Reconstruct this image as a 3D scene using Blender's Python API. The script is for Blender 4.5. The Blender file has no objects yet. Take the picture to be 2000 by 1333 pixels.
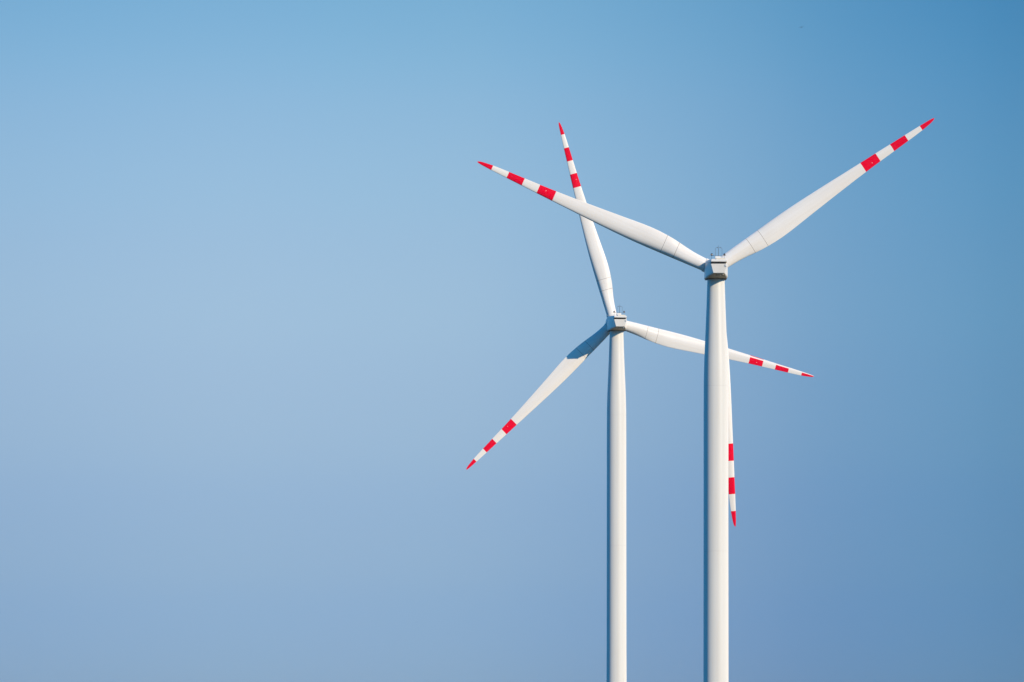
import bpy, bmesh, math, random
from mathutils import Vector, Matrix
from mathutils.bvhtree import BVHTree
random.seed(4)
C = bpy.context.scene.collection
R_ = math.radians

# ---------------------------------------------------------------- camera (level telephoto with lens rise)
F = 7300.0                      # focal length in photo pixels (2000 wide)
CX, HY = 1000.0, 1550.0         # vanishing column and horizon row in photo pixels
cam_d = bpy.data.cameras.new('camera'); cam = bpy.data.objects.new('camera', cam_d); C.objects.link(cam)
cam.location = (0, 0, 1.7); cam.rotation_euler = (R_(90), 0, 0)
cam_d.sensor_width = 36.0; cam_d.lens = F / 2000.0 * 36.0
cam_d.shift_x = 0.0; cam_d.shift_y = (HY - 666.5) / 2000.0
cam_d.clip_start = 0.5; cam_d.clip_end = 30000.0
bpy.context.scene.camera = cam

# ---------------------------------------------------------------- light
SUN_AZ, SUN_EL = 43.0, 21.0     # degrees right of straight behind the camera, height above the horizon
sun_dir = Vector((math.sin(R_(SUN_AZ)) * math.cos(R_(SUN_EL)), -math.cos(R_(SUN_AZ)) * math.cos(R_(SUN_EL)), math.sin(R_(SUN_EL))))
sd = bpy.data.lights.new('sun', 'SUN'); so = bpy.data.objects.new('sun', sd); C.objects.link(so)
sd.energy = 5.0; sd.angle = R_(0.53); sd.color = (1.0, 0.828, 0.61)
so.rotation_euler = sun_dir.to_track_quat('Z', 'Y').to_euler()

RAW_SKY = False
world = bpy.data.worlds.new('World'); bpy.context.scene.world = world; world.use_nodes = True
wn, wl = world.node_tree.nodes, world.node_tree.links
wn.clear()
out = wn.new('ShaderNodeOutputWorld'); bg = wn.new('ShaderNodeBackground'); sky = wn.new('ShaderNodeTexSky')
sky.sky_type = 'NISHITA'; sky.sun_disc = False
sky.sun_elevation = R_(SUN_EL); sky.sun_rotation = R_(180 - SUN_AZ)
sky.altitude = 100; sky.air_density = 1.0; sky.dust_density = 0.6; sky.ozone_density = 2.0
bg.inputs['Strength'].default_value = 0.1
wl.new(bg.outputs[0], out.inputs[0])

def wmath(op, a, b=None):
    n = wn.new('ShaderNodeMath'); n.operation = op
    for i, s in enumerate((a, b)):
        if s is None: continue
        if isinstance(s, (int, float)): n.inputs[i].default_value = s
        else: wl.new(s, n.inputs[i])
    return n.outputs[0]
def wramp(fac, stops, interp='B_SPLINE'):
    r = wn.new('ShaderNodeValToRGB'); cr = r.color_ramp; cr.interpolation = interp
    while len(cr.elements) < len(stops): cr.elements.new(0.5)
    for e, (p, c) in zip(cr.elements, stops): e.position = p; e.color = (c[0], c[1], c[2], 1)
    wl.new(fac, r.inputs[0]); return r.outputs[0]
def wmix(a, b, scale=None):
    n = wn.new('ShaderNodeMix'); n.data_type = 'RGBA'; n.blend_type = 'MULTIPLY'; n.inputs[0].default_value = 1.0
    wl.new(a, n.inputs[6])
    if isinstance(b, tuple): n.inputs[7].default_value = (*b, 1)
    else: wl.new(b, n.inputs[7])
    return n.outputs[2]
# the clear evening sky is bluer overhead and darker to the right: tints by compass direction and by height
tc = wn.new('ShaderNodeTexCoord'); sep = wn.new('ShaderNodeSeparateXYZ'); wl.new(tc.outputs['Generated'], sep.inputs[0])
x, y, z = sep.outputs[0], sep.outputs[1], sep.outputs[2]
hyp = wmath('SQRT', wmath('ADD', wmath('MULTIPLY', x, x), wmath('MULTIPLY', y, y)))
hyp = wmath('MAXIMUM', hyp, 0.01)
azm = wmath('ARCTAN2', x, y)                       # bearing, 0 straight ahead
tel = wmath('DIVIDE', z, hyp)                      # tangent of the height above the horizon
def wrange(v, a, b, c=0.0, d=1.0, smooth=False):
    n = wn.new('ShaderNodeMapRange'); n.interpolation_type = 'SMOOTHSTEP' if smooth else 'LINEAR'
    for i, q in enumerate((a, b, c, d)): n.inputs[i + 1].default_value = q
    wl.new(v, n.inputs[0]); return n.outputs[0]
#SKYFIT
AZL = [(-0.1227, (0.8878, 0.9282, 0.94)), (-0.0684, (0.9677, 1.0, 0.9893)), (0.0, (0.8973, 0.9618, 0.9868)), (0.0684, (0.6294, 0.7736, 0.8993)), (0.1227, (0.4657, 0.7002, 0.8345))]
AZH = [(-0.1227, (0.9204, 0.9299, 0.9538)), (-0.0684, (1.0, 0.9856, 0.994)), (0.0, (0.9676, 0.9856, 1.0)), (0.0684, (0.6527, 0.8127, 0.9034)), (0.1227, (0.3815, 0.6527, 0.8096))]
TV = [(0.0322, (0.4251, 0.5566, 1.0)), (0.0568, (0.5127, 0.588, 0.9035)), (0.087, (0.6863, 0.6863, 0.8715)), (0.1199, (0.9037, 0.8363, 0.9071)), (0.1527, (1.0, 0.9487, 0.9581)), (0.1856, (0.9431, 1.0, 0.9954)), (0.2103, (0.794, 0.9831, 0.9915))]
GAIN = (1.0104, 1.1069, 1.1752)
#ENDFIT
OUT = (0.03, 1.12, 1.74)                           # the rest of the sky is a deep saturated blue
def bearing_ramp(tab):
    tab = [(-0.16, tuple(q * 0.96 for q in tab[0][1]))] + tab + [(0.16, tuple(q * 0.9 for q in tab[-1][1]))]
    return wramp(wrange(azm, -0.16, 0.16), [((p + 0.16) / 0.32, q) for p, q in tab], 'CARDINAL')
side = wn.new('ShaderNodeMix'); side.data_type = 'RGBA'; wl.new(wrange(tel, 0.0322, 0.2103), side.inputs[0])
wl.new(bearing_ramp(AZL), side.inputs[6]); wl.new(bearing_ramp(AZH), side.inputs[7])
c = wmix(sky.outputs[0], side.outputs[2])
c = wmix(c, wramp(wrange(tel, 0.0, 0.25), [(p / 0.25, q) for p, q in TV], 'CARDINAL'))
gain = wn.new('ShaderNodeVectorMath'); gain.operation = 'MULTIPLY'; wl.new(c, gain.inputs[0]); gain.inputs[1].default_value = GAIN
wide = wmath('MULTIPLY', wrange(wmath('ABSOLUTE', azm), 0.15, 0.6, 1.0, 0.0, True), wrange(tel, 0.22, 0.55, 1.0, 0.0, True))
tint = wn.new('ShaderNodeMix'); tint.data_type = 'RGBA'; wl.new(wide, tint.inputs[0])
tint.inputs[6].default_value = (*OUT, 1); tint.inputs[7].default_value = (1, 1, 1, 1)
c = wmix(gain.outputs[0], tint.outputs[2])
wl.new(sky.outputs[0] if RAW_SKY else c, bg.inputs[0])

sc = bpy.context.scene
sc.view_settings.view_transform = 'Standard'; sc.view_settings.look = 'None'
sc.view_settings.exposure = 0.0; sc.view_settings.gamma = 1.0

# ---------------------------------------------------------------- materials
def mat(name, col, rough=0.4, spec=0.5, dirt=0.0, dirt_col=(0.4, 0.36, 0.3), scale=(1, 1, 1), coat=0.0, metal=0.0, bump=0.0):
    m = bpy.data.materials.new(name); m.use_nodes = True
    n, l = m.node_tree.nodes, m.node_tree.links
    b = n['Principled BSDF']; b.inputs['Roughness'].default_value = rough; b.inputs['Diffuse Roughness'].default_value = 1.0
    b.inputs['Specular IOR Level'].default_value = spec; b.inputs['Metallic'].default_value = metal
    b.inputs['Coat Weight'].default_value = coat; b.inputs['Coat Roughness'].default_value = 0.15
    t = n.new('ShaderNodeTexCoord'); mp = n.new('ShaderNodeMapping'); mp.inputs['Scale'].default_value = scale
    l.new(t.outputs['Object'], mp.inputs[0])
    nz = n.new('ShaderNodeTexNoise'); nz.inputs['Scale'].default_value = 1.0; nz.inputs['Detail'].default_value = 6
    l.new(mp.outputs[0], nz.inputs['Vector'])
    mr = n.new('ShaderNodeMapRange'); mr.inputs[1].default_value = 0.35; mr.inputs[2].default_value = 0.75
    mr.inputs[3].default_value = 0.0; mr.inputs[4].default_value = dirt
    l.new(nz.outputs[0], mr.inputs[0])
    mx = n.new('ShaderNodeMix'); mx.data_type = 'RGBA'
    mx.inputs[6].default_value = (*col, 1); mx.inputs[7].default_value = (*dirt_col, 1)
    l.new(mr.outputs[0], mx.inputs[0]); l.new(mx.outputs[2], b.inputs['Base Color'])
    if bump:
        bp = n.new('ShaderNodeBump'); bp.inputs['Strength'].default_value = bump
        l.new(nz.outputs[0], bp.inputs['Height']); l.new(bp.outputs[0], b.inputs['Normal'])
    return m
M_BLADE = mat('blade_white', (0.85, 0.825, 0.79), 0.35, 0.5, 0.22, (0.62, 0.55, 0.46), (2.2, 1.5, 0.09))
M_RED = mat('blade_red', (0.87, 0.0, 0.034), 0.5, 0.04, 0.45, (0.66, 0.0, 0.035), (1.6, 1.6, 0.25))
M_JOINT = mat('joint_line', (0.60, 0.58, 0.55), 0.6, 0.2, 0.3, (0.35, 0.32, 0.28), (3, 3, 3))
M_STRIP = mat('edge_strip', (0.84, 0.82, 0.79), 0.3, 0.5, 0.1, (0.7, 0.5, 0.45), (1, 1, 0.5))
M_SEAM = mat('seam_sealant', (0.30, 0.27, 0.24), 0.7, 0.2, 0.3, (0.35, 0.32, 0.28), (3, 3, 3))
M_TOWER = mat('tower_white', (0.73, 0.72, 0.685), 0.45, 0.4, 0.3, (0.60, 0.56, 0.49), (1.6, 1.6, 0.05))
M_NAC = mat('nacelle_white', (0.74, 0.725, 0.69), 0.4, 0.4, 0.22, (0.52, 0.47, 0.4), (0.8, 0.4, 0.8))
M_ROOF = mat('roof_white', (0.80, 0.79, 0.77), 0.4, 0.4, 0.15, (0.55, 0.5, 0.42), (0.8, 0.4, 0.8))
M_UNDER = mat('underside_brown_grey', (0.72, 0.59, 0.43), 0.6, 0.3, 0.7, (0.26, 0.24, 0.21), (1.2, 0.7, 1.0))
M_DARK = mat('dark_steel', (0.035, 0.037, 0.042), 0.5, 0.4, 0.3, (0.08, 0.07, 0.06), (4, 4, 4))
M_GALV = mat('galvanised_steel', (0.18, 0.18, 0.19), 0.4, 0.5, 0.3, (0.1, 0.1, 0.1), (6, 6, 6), metal=0.6)
M_LENS = mat('dark_glass', (0.035, 0.02, 0.03), 0.2, 0.6, 0.2, (0.05, 0.01, 0.01), (6, 6, 6))
M_CREAM = mat('cream_plastic', (0.72, 0.66, 0.52), 0.45, 0.4, 0.2, (0.5, 0.42, 0.3), (3, 3, 3))
M_BIRD = mat('dark_feathers', (0.02, 0.02, 0.022), 0.9, 0.1, 0.5, (0.04, 0.035, 0.03), (9, 9, 9))

# ---------------------------------------------------------------- mesh helpers
def link(name, bm, mats, parent=None, smooth=True, angle=40):
    me = bpy.data.meshes.new(name); bmesh.ops.recalc_face_normals(bm, faces=bm.faces)
    bm.to_mesh(me); bm.free()
    for m in (mats if isinstance(mats, (list, tuple)) else [mats]): me.materials.append(m)
    if smooth:
        me.polygons.foreach_set('use_smooth', [True] * len(me.polygons))
        try: me.set_sharp_from_angle(angle=R_(angle))
        except Exception: pass
    o = bpy.data.objects.new(name, me); C.objects.link(o)
    if parent: o.parent = parent
    return o
def bev(o, w, seg=2):
    b = o.modifiers.new('bevel', 'BEVEL'); b.width = w; b.segments = seg; b.limit_method = 'ANGLE'; b.angle_limit = R_(35)
    return o
def loft(bm, rings, cap0=True, cap1=True, mats=None):
    vs = [[bm.verts.new(p) for p in r] for r in rings]
    n = len(rings[0])
    for k in range(len(vs) - 1):
        for i in range(n):
            f = bm.faces.new((vs[k][i], vs[k][(i + 1) % n], vs[k + 1][(i + 1) % n], vs[k + 1][i]))
            if mats: f.material_index = mats[k]
    if cap0: bm.faces.new(vs[0])
    if cap1:
        f = bm.faces.new(vs[-1])
        if mats: f.material_index = mats[-1]
def tube(bm, pts, r, n=8):
    pts = [Vector(p) for p in pts]; rings = []
    for i, p in enumerate(pts):
        d = (pts[min(i + 1, len(pts) - 1)] - pts[max(i - 1, 0)]).normalized()
        a = d.orthogonal().normalized() if i == 0 else (a - d * a.dot(d)).normalized()
        b = d.cross(a)
        rr = r[i] if isinstance(r, (list, tuple)) else r
        rings.append([p + (a * math.cos(t) + b * math.sin(t)) * rr for t in [2 * math.pi * j / n for j in range(n)]])
    loft(bm, rings)
def box(bm, x0, x1, y0, y1, z0, z1):
    loft(bm, [[(x0, y0, z), (x1, y0, z), (x1, y1, z), (x0, y1, z)] for z in (z0, z1)])

# ---------------------------------------------------------------- setting: rolling ground
def ground_z(x, y):
    t = min(max((y - 300.0) / 420.0, 0), 1); s = t * t * (3 - 2 * t)
    base = 11.0 * s - 11.0 * 0 
    return base
def z_at(x, y):
    # field by the camera at 0, gentle rise to the second tower
    d = math.hypot(x, y)
    w = 0.6 * math.sin(x * 0.006 + 1.0) * math.sin(y * 0.004) * min(d / 400.0, 1)
    return ground_z(x, y) + w
bm = bmesh.new()
coords = sorted(set([-9000, -6000, -4000, -2500, -1800, -1300] + [i * 60 for i in range(-16, 24)] + [1800, 2500, 4000, 6000, 9000]))
grid = [[bm.verts.new((gx, gy, z_at(gx, gy))) for gx in coords] for gy in coords]
for a in range(len(coords) - 1):
    for b in range(len(coords) - 1):
        bm.faces.new((grid[a][b], grid[a][b + 1], grid[a + 1][b + 1], grid[a + 1][b]))
gm = bpy.data.materials.new('field'); gm.use_nodes = True
gn, gl = gm.node_tree.nodes, gm.node_tree.links
gb = gn['Principled BSDF']; gb.inputs['Roughness'].default_value = 0.95
gt = gn.new('ShaderNodeTexCoord')
g1 = gn.new('ShaderNodeTexVoronoi'); g1.inputs['Scale'].default_value = 0.004; gl.new(gt.outputs['Object'], g1.inputs['Vector'])
g2 = gn.new('ShaderNodeTexNoise'); g2.inputs['Scale'].default_value = 0.4; g2.inputs['Detail'].default_value = 9; gl.new(gt.outputs['Object'], g2.inputs['Vector'])
gs = gn.new('ShaderNodeSeparateColor'); gl.new(g1.outputs['Color'], gs.inputs[0])
gr = gn.new('ShaderNodeValToRGB'); gl.new(gs.outputs[0], gr.inputs[0])
gr.color_ramp.elements.new(0.5)
els = gr.color_ramp.elements
for e, (p, c) in zip(els, [(0.0, (0.025, 0.045, 0.015)), (0.5, (0.04, 0.06, 0.02)), (1.0, (0.07, 0.06, 0.03))]):
    e.position = p; e.color = (*c, 1)
gx_ = gn.new('ShaderNodeMix'); gx_.data_type = 'RGBA'; gx_.blend_type = 'MULTIPLY'; gx_.inputs[0].default_value = 0.5
gl.new(gr.outputs[0], gx_.inputs[6]); gl.new(g2.outputs[0], gx_.inputs[7]); gl.new(gx_.outputs[2], gb.inputs['Base Color'])
g = link('ground', bm, gm); g['kind'] = 'structure'

# ---------------------------------------------------------------- wind turbine
RB = 40.0
def smooth(a, b, t):
    t = min(max((t - a) / (b - a), 0), 1); return t * t * (3 - 2 * t)
def interp(tab, t):
    for (a, *va), (b, *vb) in zip(tab, tab[1:]):
        if t <= b:
            k = (t - a) / (b - a); k = max(k, 0)
            return [p + (q - p) * k for p, q in zip(va, vb)]
    return list(tab[-1][1:])
# r/R, leading edge offset, trailing edge offset (m, as projected on the rotor plane)
PLAN = [(0.02, 0.98, 0.98), (0.05, 0.99, 0.99), (0.075, 1.01, 1.03), (0.10, 1.04, 1.12), (0.13, 1.06, 1.28), (0.163, 1.09, 1.50), (0.19, 1.11, 1.65),
        (0.22, 1.13, 1.76), (0.25, 1.16, 1.83), (0.28, 1.18, 1.85), (0.32, 1.195, 1.79), (0.36, 1.19, 1.68), (0.41, 1.15, 1.53), (0.45, 1.10, 1.42), (0.50, 1.03, 1.28),
        (0.55, 0.95, 1.15), (0.60, 0.86, 1.03), (0.65, 0.78, 0.92), (0.70, 0.70, 0.83), (0.745, 0.63, 0.76), (0.81, 0.51, 0.68),
        (0.873, 0.41, 0.60), (0.905, 0.35, 0.55), (0.939, 0.285, 0.48), (0.96, 0.235, 0.40), (0.975, 0.20, 0.33), (0.988, 0.15, 0.25), (0.996, 0.10, 0.15), (1.0, 0.04, 0.06)]
TWIST = [(0.0, 15), (0.2, 13.5), (0.35, 9), (0.5, 5.5), (0.7, 2.5), (1.0, 0.5)]
THICK = [(0.0, 1.0), (0.1, 0.86), (0.163, 0.62), (0.22, 0.46), (0.3, 0.34), (0.45, 0.25), (0.7, 0.17), (1.0, 0.15)]
PITCH = 2.0
BANDS = [0.677, 0.744, 0.808, 0.873, 0.939]
def blade_mesh(pale_strip=False):
    NP = 26
    tt = [0.03, 0.04]
    tt += [0.05 + 0.01 * i for i in range(40)] + [0.45 + 0.02 * i for i in range(25)]
    tt += [0.955, 0.965, 0.975, 0.983, 0.99, 0.995, 1.0] + BANDS
    seams = []
    for s in (0.163, 0.2165):
        seams.append((s - 0.0007, s + 0.0007)); tt += [s - 0.0007, s + 0.0007]
    tt = sorted(set(round(t, 5) for t in tt))
    rings, mats = [], []
    for k, t in enumerate(tt):
        le, te = interp(PLAN, t); tw = R_(interp(TWIST, t)[0] + PITCH); th = interp(THICK, t)[0]
        w = smooth(0.05, 0.20, t)
        ch = (le + te) / math.cos(tw * w)
        ring = []
        for j in range(NP):
            a = 2 * math.pi * j / NP
            xc = (1 - math.cos(a)) / 2                       # 0 leading, 1 trailing
            up = math.sin(a) >= 0
            yt = 5 * th * (0.2969 * math.sqrt(xc) - 0.126 * xc - 0.3516 * xc**2 + 0.2843 * xc**3 - 0.1015 * xc**4)
            cam_ = 0.035 * (1 - (2 * xc - 0.9)**2)
            ya = (cam_ + (yt if up else -0.8 * yt)) if w > 0 else 0
            if 0 < xc and xc > 0.95: ya = cam_ + (0.006 + yt * 0.6) * (1 if up else -1)
            # circular root
            yr = 0.5 * math.sin(a) * 1.96
            px = -le + (le + te) * xc if w < 1 else -le + (le + te) * xc
            s_off = (xc - le / (le + te)) * ch               # along chord from pitch axis
            # airfoil coordinates rotated by twist: leading edge goes upwind (+y), suction side faces downwind (-y)
            ax = s_off * math.cos(tw * w); ay = -s_off * math.sin(tw * w)
            yy = -ya * ch
            X = ax + yy * -math.sin(tw * w) * 0.0; Y = ay + yy * math.cos(tw * w)
            cxr = (te - le) / 2 + (-math.cos(a)) * (le + te) / 2
            X = X * w + cxr * (1 - w)
            Y = Y * w + (-yr) * (1 - w)
            # slight downwind bending under load
            Y -= 0.0 * (t * t)
            ring.append((X, Y, t * RB))
        rings.append(ring)
        if k < len(tt) - 1:
            mid = (t + tt[k + 1]) / 2
            mi = 0
            if BANDS[0] < mid < BANDS[1] or BANDS[2] < mid < BANDS[3] or mid > BANDS[4]: mi = 1
            if any(a0 - 1e-6 < mid < b0 + 1e-6 for a0, b0 in seams): mi = 2
            mats.append(mi)
    mats.append(1)
    bm = bmesh.new(); loft(bm, rings, mats=mats)
    if pale_strip:            # pale strip of faces just behind the leading edge of the outer blade, on the downwind face
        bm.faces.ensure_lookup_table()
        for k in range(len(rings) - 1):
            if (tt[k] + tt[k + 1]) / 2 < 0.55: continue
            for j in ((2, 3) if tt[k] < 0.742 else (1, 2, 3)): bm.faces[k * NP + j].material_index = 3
    return bm
blade_proto = None
receptor = None

TOWER = [(0, 1.31), (4, 1.44), (7, 1.56), (10, 1.69), (12.5, 1.79), (15, 1.845), (20, 1.87), (40, 1.88), (61, 1.90), (70, 1.95), (77.2, 2.05)]

def turbine(label, base_px, D, top_z, yaw, tips, strip_blade=-1):
    """base_px: image column of the tower axis; D: distance to the tower; top_z above camera eye; tips: photo points of the three blade tips"""
    global blade_proto, receptor
    bx = (base_px - CX) / F * D
    zt = top_z + 1.7
    root = bpy.data.objects.new('wind_turbine', None); C.objects.link(root)
    gz = z_at(bx, D) - 0.3
    root.location = (bx, D, gz); root.empty_display_size = 5
    root['label'] = label; root['category'] = 'wind turbine'; root['group'] = 'white wind turbines with red striped blades'
    H = zt - gz
    # tower
    bm = bmesh.new(); N = 96; rings = []
    zs = []
    for k in range(0, 48):
        d = 20.0 * k / 47; zs.append(d)
    zs += [15.985, 16.015, 30, 40.985, 41.015, 50, 61, 70, H]; zs.sort()
    for d in zs:
        r = interp(TOWER, min(d, 77.2))[0]
        rings.append([(r * math.cos(2 * math.pi * j / N), r * math.sin(2 * math.pi * j / N), H - d) for j in range(N)])
    rings.insert(0, [(px, py, H + 0.5) for px, py, pz in rings[0]]); zs.insert(0, -0.5)
    mats = [1 if any(abs((d0 + d1) / 2 - q) < 0.02 for q in (16.0, 41.0)) else 0 for d0, d1 in zip(zs, zs[1:])] + [0]
    loft(bm, rings, mats=mats)
    link('tower', bm, [M_TOWER, M_JOINT], root)
    # nacelle frame
    nac_frame = Matrix.Translation((0, 0, H)) @ Matrix.Rotation(yaw, 4, 'Z')
    def place(o, extra=None):
        o.matrix_local = nac_frame if extra is None else nac_frame @ extra
        return o
    def section(y, wb, wt, zb, z1, wm=None, rc=0.16):
        wm = wm if wm is not None else (wb + (wt - wb) * 0.6)
        zm = zb + (z1 - zb) * 0.55
        half = [(wb - rc, zb), (wb, zb + rc * 0.6), (wm, zm), (wt, z1 - rc), (wt - rc, z1)]
        return [(-px, y, pz) for px, pz in half] + [(px, y, pz) for px, pz in reversed(half)]
    bm = bmesh.new()
    loft(bm, [section(-6.20, 0.86, 1.20, 0.35, 1.73, 1.05, 0.06), section(-5.45, 0.98, 1.24, 0.335, 1.78, 1.16, 0.06),
              section(-5.40, 1.00, 1.24, 0.335, 2.20, 1.18, 0.08), section(-3.5, 1.38, 1.42, 0.27, 2.50, 1.50), section(-1.6, 1.64, 1.46, 0.24, 2.62, 1.66),
              section(1.8, 1.66, 1.46, 0.42, 2.95, 1.62), section(3.0, 1.30, 1.40, 0.75, 3.25, 1.45)])
    body = place(bev(link('nacelle', bm, M_NAC, root, angle=30), 0.05))
    def sub(o): o.parent = body; return o
    # roof cowl with a lip overhanging the rear outlet
    bm = bmesh.new()
    def rsec(y, w, z0, z1, rc=0.14):
        half = [(w, z0), (w, z1 - rc), (w - rc, z1)]
        return [(-px, y, pz) for px, pz in half] + [(px, y, pz) for px, pz in reversed(half)]
    loft(bm, [rsec(-6.45, 1.20, 2.02, 2.34, 0.08), rsec(-5.9, 1.23, 2.02, 2.44), rsec(-4.0, 1.42, 2.14, 2.66), rsec(-1.0, 1.49, 2.45, 2.98), rsec(3.05, 1.49, 2.9, 3.36)])
    sub(bev(link('roof', bm, M_ROOF, root, angle=30), 0.04))
    # air outlet grille in the slot
    bm = bmesh.new(); box(bm, -1.10, 1.10, -5.60, -5.50, 1.79, 2.02)
    for i in range(9): box(bm, -1.04 + i * 0.24, -0.98 + i * 0.24, -5.75, -5.60, 1.80, 2.01)
    sub(link('outlet_grille', bm, M_DARK, root, smooth=False))
    # underside panel with service hatch, cable box
    bm = bmesh.new()
    loft(bm, [[(-w, yy, zz - 0.035), (w, yy, zz - 0.035), (w, yy, zz), (-w, yy, zz)] for yy, w, zz in ((-6.08, 0.80, 0.342), (-3.5, 1.26, 0.262), (-1.6, 1.52, 0.232), (1.7, 1.54, 0.405))])
    up = sub(link('underside_panel', bm, M_UNDER, root, smooth=False))
    bm = bmesh.new()
    box(bm, -0.35, 0.25, -5.0, -4.1, 0.23, 0.275)
    box(bm, 0.45, 0.70, -4.9, -4.4, 0.21, 0.275)
    sub(link('service_hatch', bm, M_DARK, root, smooth=False))
    bm = bmesh.new(); bmesh.ops.create_uvsphere(bm, u_segments=12, v_segments=8, radius=0.13, matrix=Matrix.Translation((0.62, -5.75, 0.26)))
    sub(link('white_spot', bm, M_ROOF, root))  # small white ball under the rear, a pale spot on the underside
    # frame round the bottom opening above the tower
    bm = bmesh.new()
    loft(bm, [[(-w, yy, zz - 0.05), (w, yy, zz - 0.05), (w, yy, zz), (-w, yy, zz)] for yy, w, zz in ((-1.45, 1.56, 0.20), (1.65, 1.60, 0.37))])
    sub(link('bottom_frame', bm, M_DARK, root, smooth=False))
    # roof hatch and box
    bm = bmesh.new()
    loft(bm, [[(-0.42, -5.6, 2.36), (1.06, -5.6, 2.36), (1.06, -3.2, 2.55), (-0.42, -3.2, 2.55)],
              [(-0.36, -5.5, 2.66), (1.0, -5.5, 2.66), (1.0, -3.3, 2.94), (-0.36, -3.3, 2.94)]])
    sub(bev(link('roof_hatch', bm, M_CREAM, root, smooth=False), 0.03))
    bm = bmesh.new(); box(bm, -0.45, 0.35, -4.6, -3.6, 2.7, 3.10)
    sub(bev(link('cooler_box', bm, M_ROOF, root, smooth=False), 0.03))
    # small white box at the upper right of the rear face
    bm = bmesh.new(); box(bm, 0.94, 1.16, -6.34, -6.21, 1.30, 1.66)
    sub(bev(link('side_box', bm, M_ROOF, root, smooth=False), 0.02))
    # warning lights on their cross rail
    bm = bmesh.new()
    tube(bm, [(-1.25, -4.0, 3.26), (1.25, -4.0, 3.26)], 0.014, 6)
    for px in (-0.95, 0.0, 0.95): tube(bm, [(px, -4.0, 2.55), (px, -4.0, 3.26)], 0.022, 6)
    tube(bm, [(-0.62, -4.0, 3.26), (-0.62, -4.0, 3.36)], 0.05, 6)
    sub(link('light_rail', bm, M_GALV, root))
    for px in (-0.93, 0.98):
        bm = bmesh.new()
        tube(bm, [(px, -4.0, 3.27), (px, -4.0, 3.30), (px, -4.0, 3.34), (px, -4.0, 3.50), (px, -4.0, 3.57), (px, -4.0, 3.60)], [0.12, 0.12, 0.16, 0.155, 0.11, 0.03], 14)
        sub(link('warning_light', bm, M_LENS, root))
    # curved sensor poles and the lightning rod between them
    for s in (-1, 1):
        bm = bmesh.new()
        x0 = 0.10 + s * 0.50
        pts = [(x0, -4.3, 2.9)] + [(x0, -4.3, 4.15)] + [(0.10 + s * (0.50 - 0.22 * (1 - math.cos(a))), -4.3, 4.15 + 0.28 * math.sin(a)) for a in [R_(d) for d in (20, 40, 60, 80, 100)]]
        tube(bm, pts, 0.019, 6)
        tube(bm, [(0.10 + s * 0.20, -4.3, 4.36), (0.10 + s * 0.20, -4.3, 4.44), (0.10 + s * 0.20, -4.3, 4.50)], [0.05, 0.07, 0.03], 8)
        sub(link('wind_sensor', bm, M_GALV, root))
    bm = bmesh.new(); tube(bm, [(0.06, -4.3, 2.9), (0.06, -4.3, 4.4), (0.08, -4.3, 4.75)], [0.035, 0.03, 0.012], 6)
    sub(link('lightning_rod', bm, M_GALV, root))
    # hub
    tilt = R_(5)
    hub_local = Vector((0, 4.3, 2.40))
    rotm = Matrix.Translation(hub_local) @ Matrix.Rotation(tilt, 4, 'X')      # local y = rotor axis, upwind
    tipdirs = []
    hub_w = Vector(root.location) + (nac_frame @ hub_local)
    fr = (nac_frame @ rotm).to_3x3()
    nrm = fr @ Vector((0, 1, 0))
    for (tx, ty) in tips:
        ray = Vector(((tx - CX) / F, 1.0, (HY - ty) / F)); o0 = Vector((0, 0, 1.7))
        k = (hub_w - o0).dot(nrm) / ray.dot(nrm)
        v = fr.transposed() @ (o0 + ray * k - hub_w)
        tipdirs.append((math.atan2(v.x, v.z), math.hypot(v.x, v.z)))
    print('HUB', label[:12], [(round(math.degrees(a), 2), round(l, 2)) for a, l in tipdirs], 'px', hub_w.x / hub_w.y * F + CX, HY - (hub_w.z - 1.7) / hub_w.y * F)
    bm = bmesh.new()
    prof = [(-1.35, 0.9), (-1.30, 1.15), (-1.05, 1.22), (-0.95, 1.50), (0.9, 1.52), (1.3, 1.42), (1.7, 1.22), (2.05, 0.9), (2.25, 0.5), (2.33, 0.12)]
    loft(bm, [[(r * math.sin(2 * math.pi * j / 48), yy, r * math.cos(2 * math.pi * j / 48)) for j in range(48)] for yy, r in prof])
    hub = place(link('hub', bm, M_NAC, root, angle=35), rotm)
    bm = bmesh.new()
    for a, l in tipdirs:
        M = Matrix.Rotation(a, 3, 'Y')
        rings = []
        for rr, zz in ((1.0, 0.6), (1.06, 1.45), (1.06, 1.62), (1.0, 1.66)):
            rings.append([M @ Vector((rr * math.cos(2 * math.pi * j / 32), rr * math.sin(2 * math.pi * j / 32), zz)) for j in range(32)])
        loft(bm, rings)
    o = link('blade_socket', bm, M_NAC, root, angle=35); o.parent = hub
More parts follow.
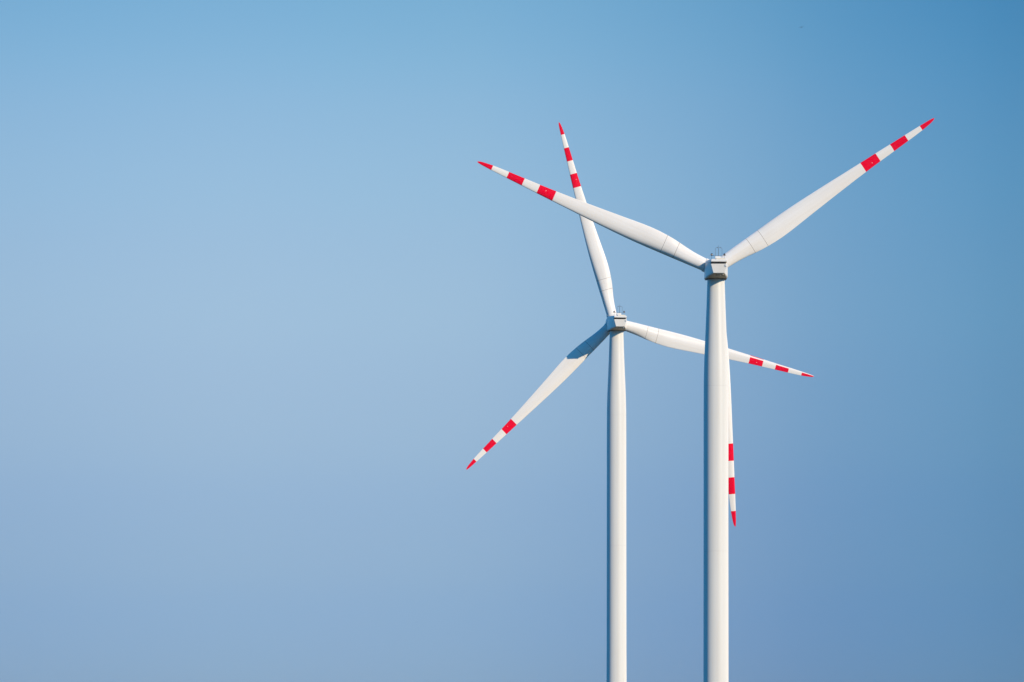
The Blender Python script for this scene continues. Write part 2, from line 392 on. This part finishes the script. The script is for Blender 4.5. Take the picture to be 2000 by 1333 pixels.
    for i, (a, l) in enumerate(tipdirs):
        if i == strip_blade:
            b = link('blade', blade_mesh(True), [M_BLADE, M_RED, M_SEAM, M_STRIP], root, angle=60)
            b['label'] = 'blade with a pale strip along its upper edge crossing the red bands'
        elif blade_proto is None:
            b = link('blade', blade_mesh(), [M_BLADE, M_RED, M_SEAM], root, angle=60); blade_proto = b
        else:
            b = bpy.data.objects.new('blade', blade_proto.data); C.objects.link(b); b.parent = root
        place(b, rotm @ Matrix.Rotation(a, 4, 'Y') @ Matrix.Scale(l / RB, 4))
        # small metal lightning receptor set in the innermost red band
        if receptor is None:
            bvh = BVHTree.FromPolygons([v.co for v in b.data.vertices], [p.vertices for p in b.data.polygons])
            hit = bvh.ray_cast(Vector((0.28, -6, 0.714 * RB)), Vector((0, 1, 0)))[0]
            bm = bmesh.new(); bmesh.ops.create_uvsphere(bm, u_segments=16, v_segments=8, radius=0.055, matrix=Matrix.Translation(hit) @ Matrix.Diagonal((1, 0.3, 1, 1)))
            q = receptor = link('lightning_receptor', bm, M_BLADE, b)
        else:
            q = bpy.data.objects.new('lightning_receptor', receptor.data); C.objects.link(q); q.parent = b
    return root

turbine('nearer, larger white wind turbine with one blade hanging straight down behind its tower', 1398.4, 566.0, 77.6, R_(1.0), [(1824.5, 231.5), (932.5, 316.5), (1436, 1029)])
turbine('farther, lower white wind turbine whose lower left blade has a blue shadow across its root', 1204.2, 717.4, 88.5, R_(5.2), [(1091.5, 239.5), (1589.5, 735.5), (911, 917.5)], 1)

# ---------------------------------------------------------------- far bird, gliding with wings spread
D = 420.0
bm = bmesh.new()
body = [(-0.16, 0.004), (-0.13, 0.018), (-0.06, 0.036), (0.02, 0.04), (0.09, 0.03), (0.13, 0.024), (0.17, 0.022), (0.20, 0.006)]
loft(bm, [[(px, r * math.cos(2 * math.pi * j / 12), r * math.sin(2 * math.pi * j / 12)) for j in range(12)] for px, r in body])
for s in (-1, 1):
    rings = []
    for t in [i / 8 for i in range(9)]:
        c0 = 0.12 * (1 - 0.75 * t**1.6); th = 0.012 * (1 - t) + 0.002
        yy = s * (0.02 + 0.40 * t); zz = 0.01 + 0.05 * math.sin(t * 1.7); xx = 0.05 - 0.10 * t * t
        rings.append([(xx, yy, zz), (xx - c0 * 0.4, yy, zz + th), (xx - c0, yy, zz), (xx - c0 * 0.4, yy, zz - th * 0.5)])
    loft(bm, rings)
loft(bm, [[(-0.14, -0.012, 0.004), (-0.14, 0.012, 0.004), (-0.14, 0.012, -0.004), (-0.14, -0.012, -0.004)],
          [(-0.28, -0.05, 0.003), (-0.28, 0.05, 0.003), (-0.28, 0.05, -0.003), (-0.28, -0.05, -0.003)]])
bird = link('bird', bm, M_BIRD)
bird.location = ((1565.5 - CX) / F * D, D, (HY - 53.5) / F * D + 1.7)
bird.scale = (0.9, 0.85, 0.9)
bird.rotation_euler = (Matrix.Rotation(R_(-16), 3, 'Y') @ Matrix.Rotation(R_(20), 3, 'X') @ Matrix.Rotation(R_(70), 3, 'Z')).to_euler()
bird['label'] = 'tiny dark bird gliding in the empty sky high above the right turbine'; bird['category'] = 'bird'

# ---------------------------------------------------------------- thin summer haze round the whole site
bm = bmesh.new(); box(bm, -9100, 9100, -9100, 9100, -2.0, 150.0)
hm = bpy.data.materials.new('haze'); hm.use_nodes = True
hn, hl = hm.node_tree.nodes, hm.node_tree.links
hn.remove(hn['Principled BSDF'])
pv = hn.new('ShaderNodeVolumePrincipled'); pv.inputs['Color'].default_value = (0.80, 0.88, 1.0, 1); pv.inputs['Density'].default_value = 0.000025
pv.inputs['Anisotropy'].default_value = 0.0
hl.new(pv.outputs[0], hn['Material Output'].inputs['Volume'])
hz = link('haze', bm, hm, smooth=False); hz['kind'] = 'stuff'
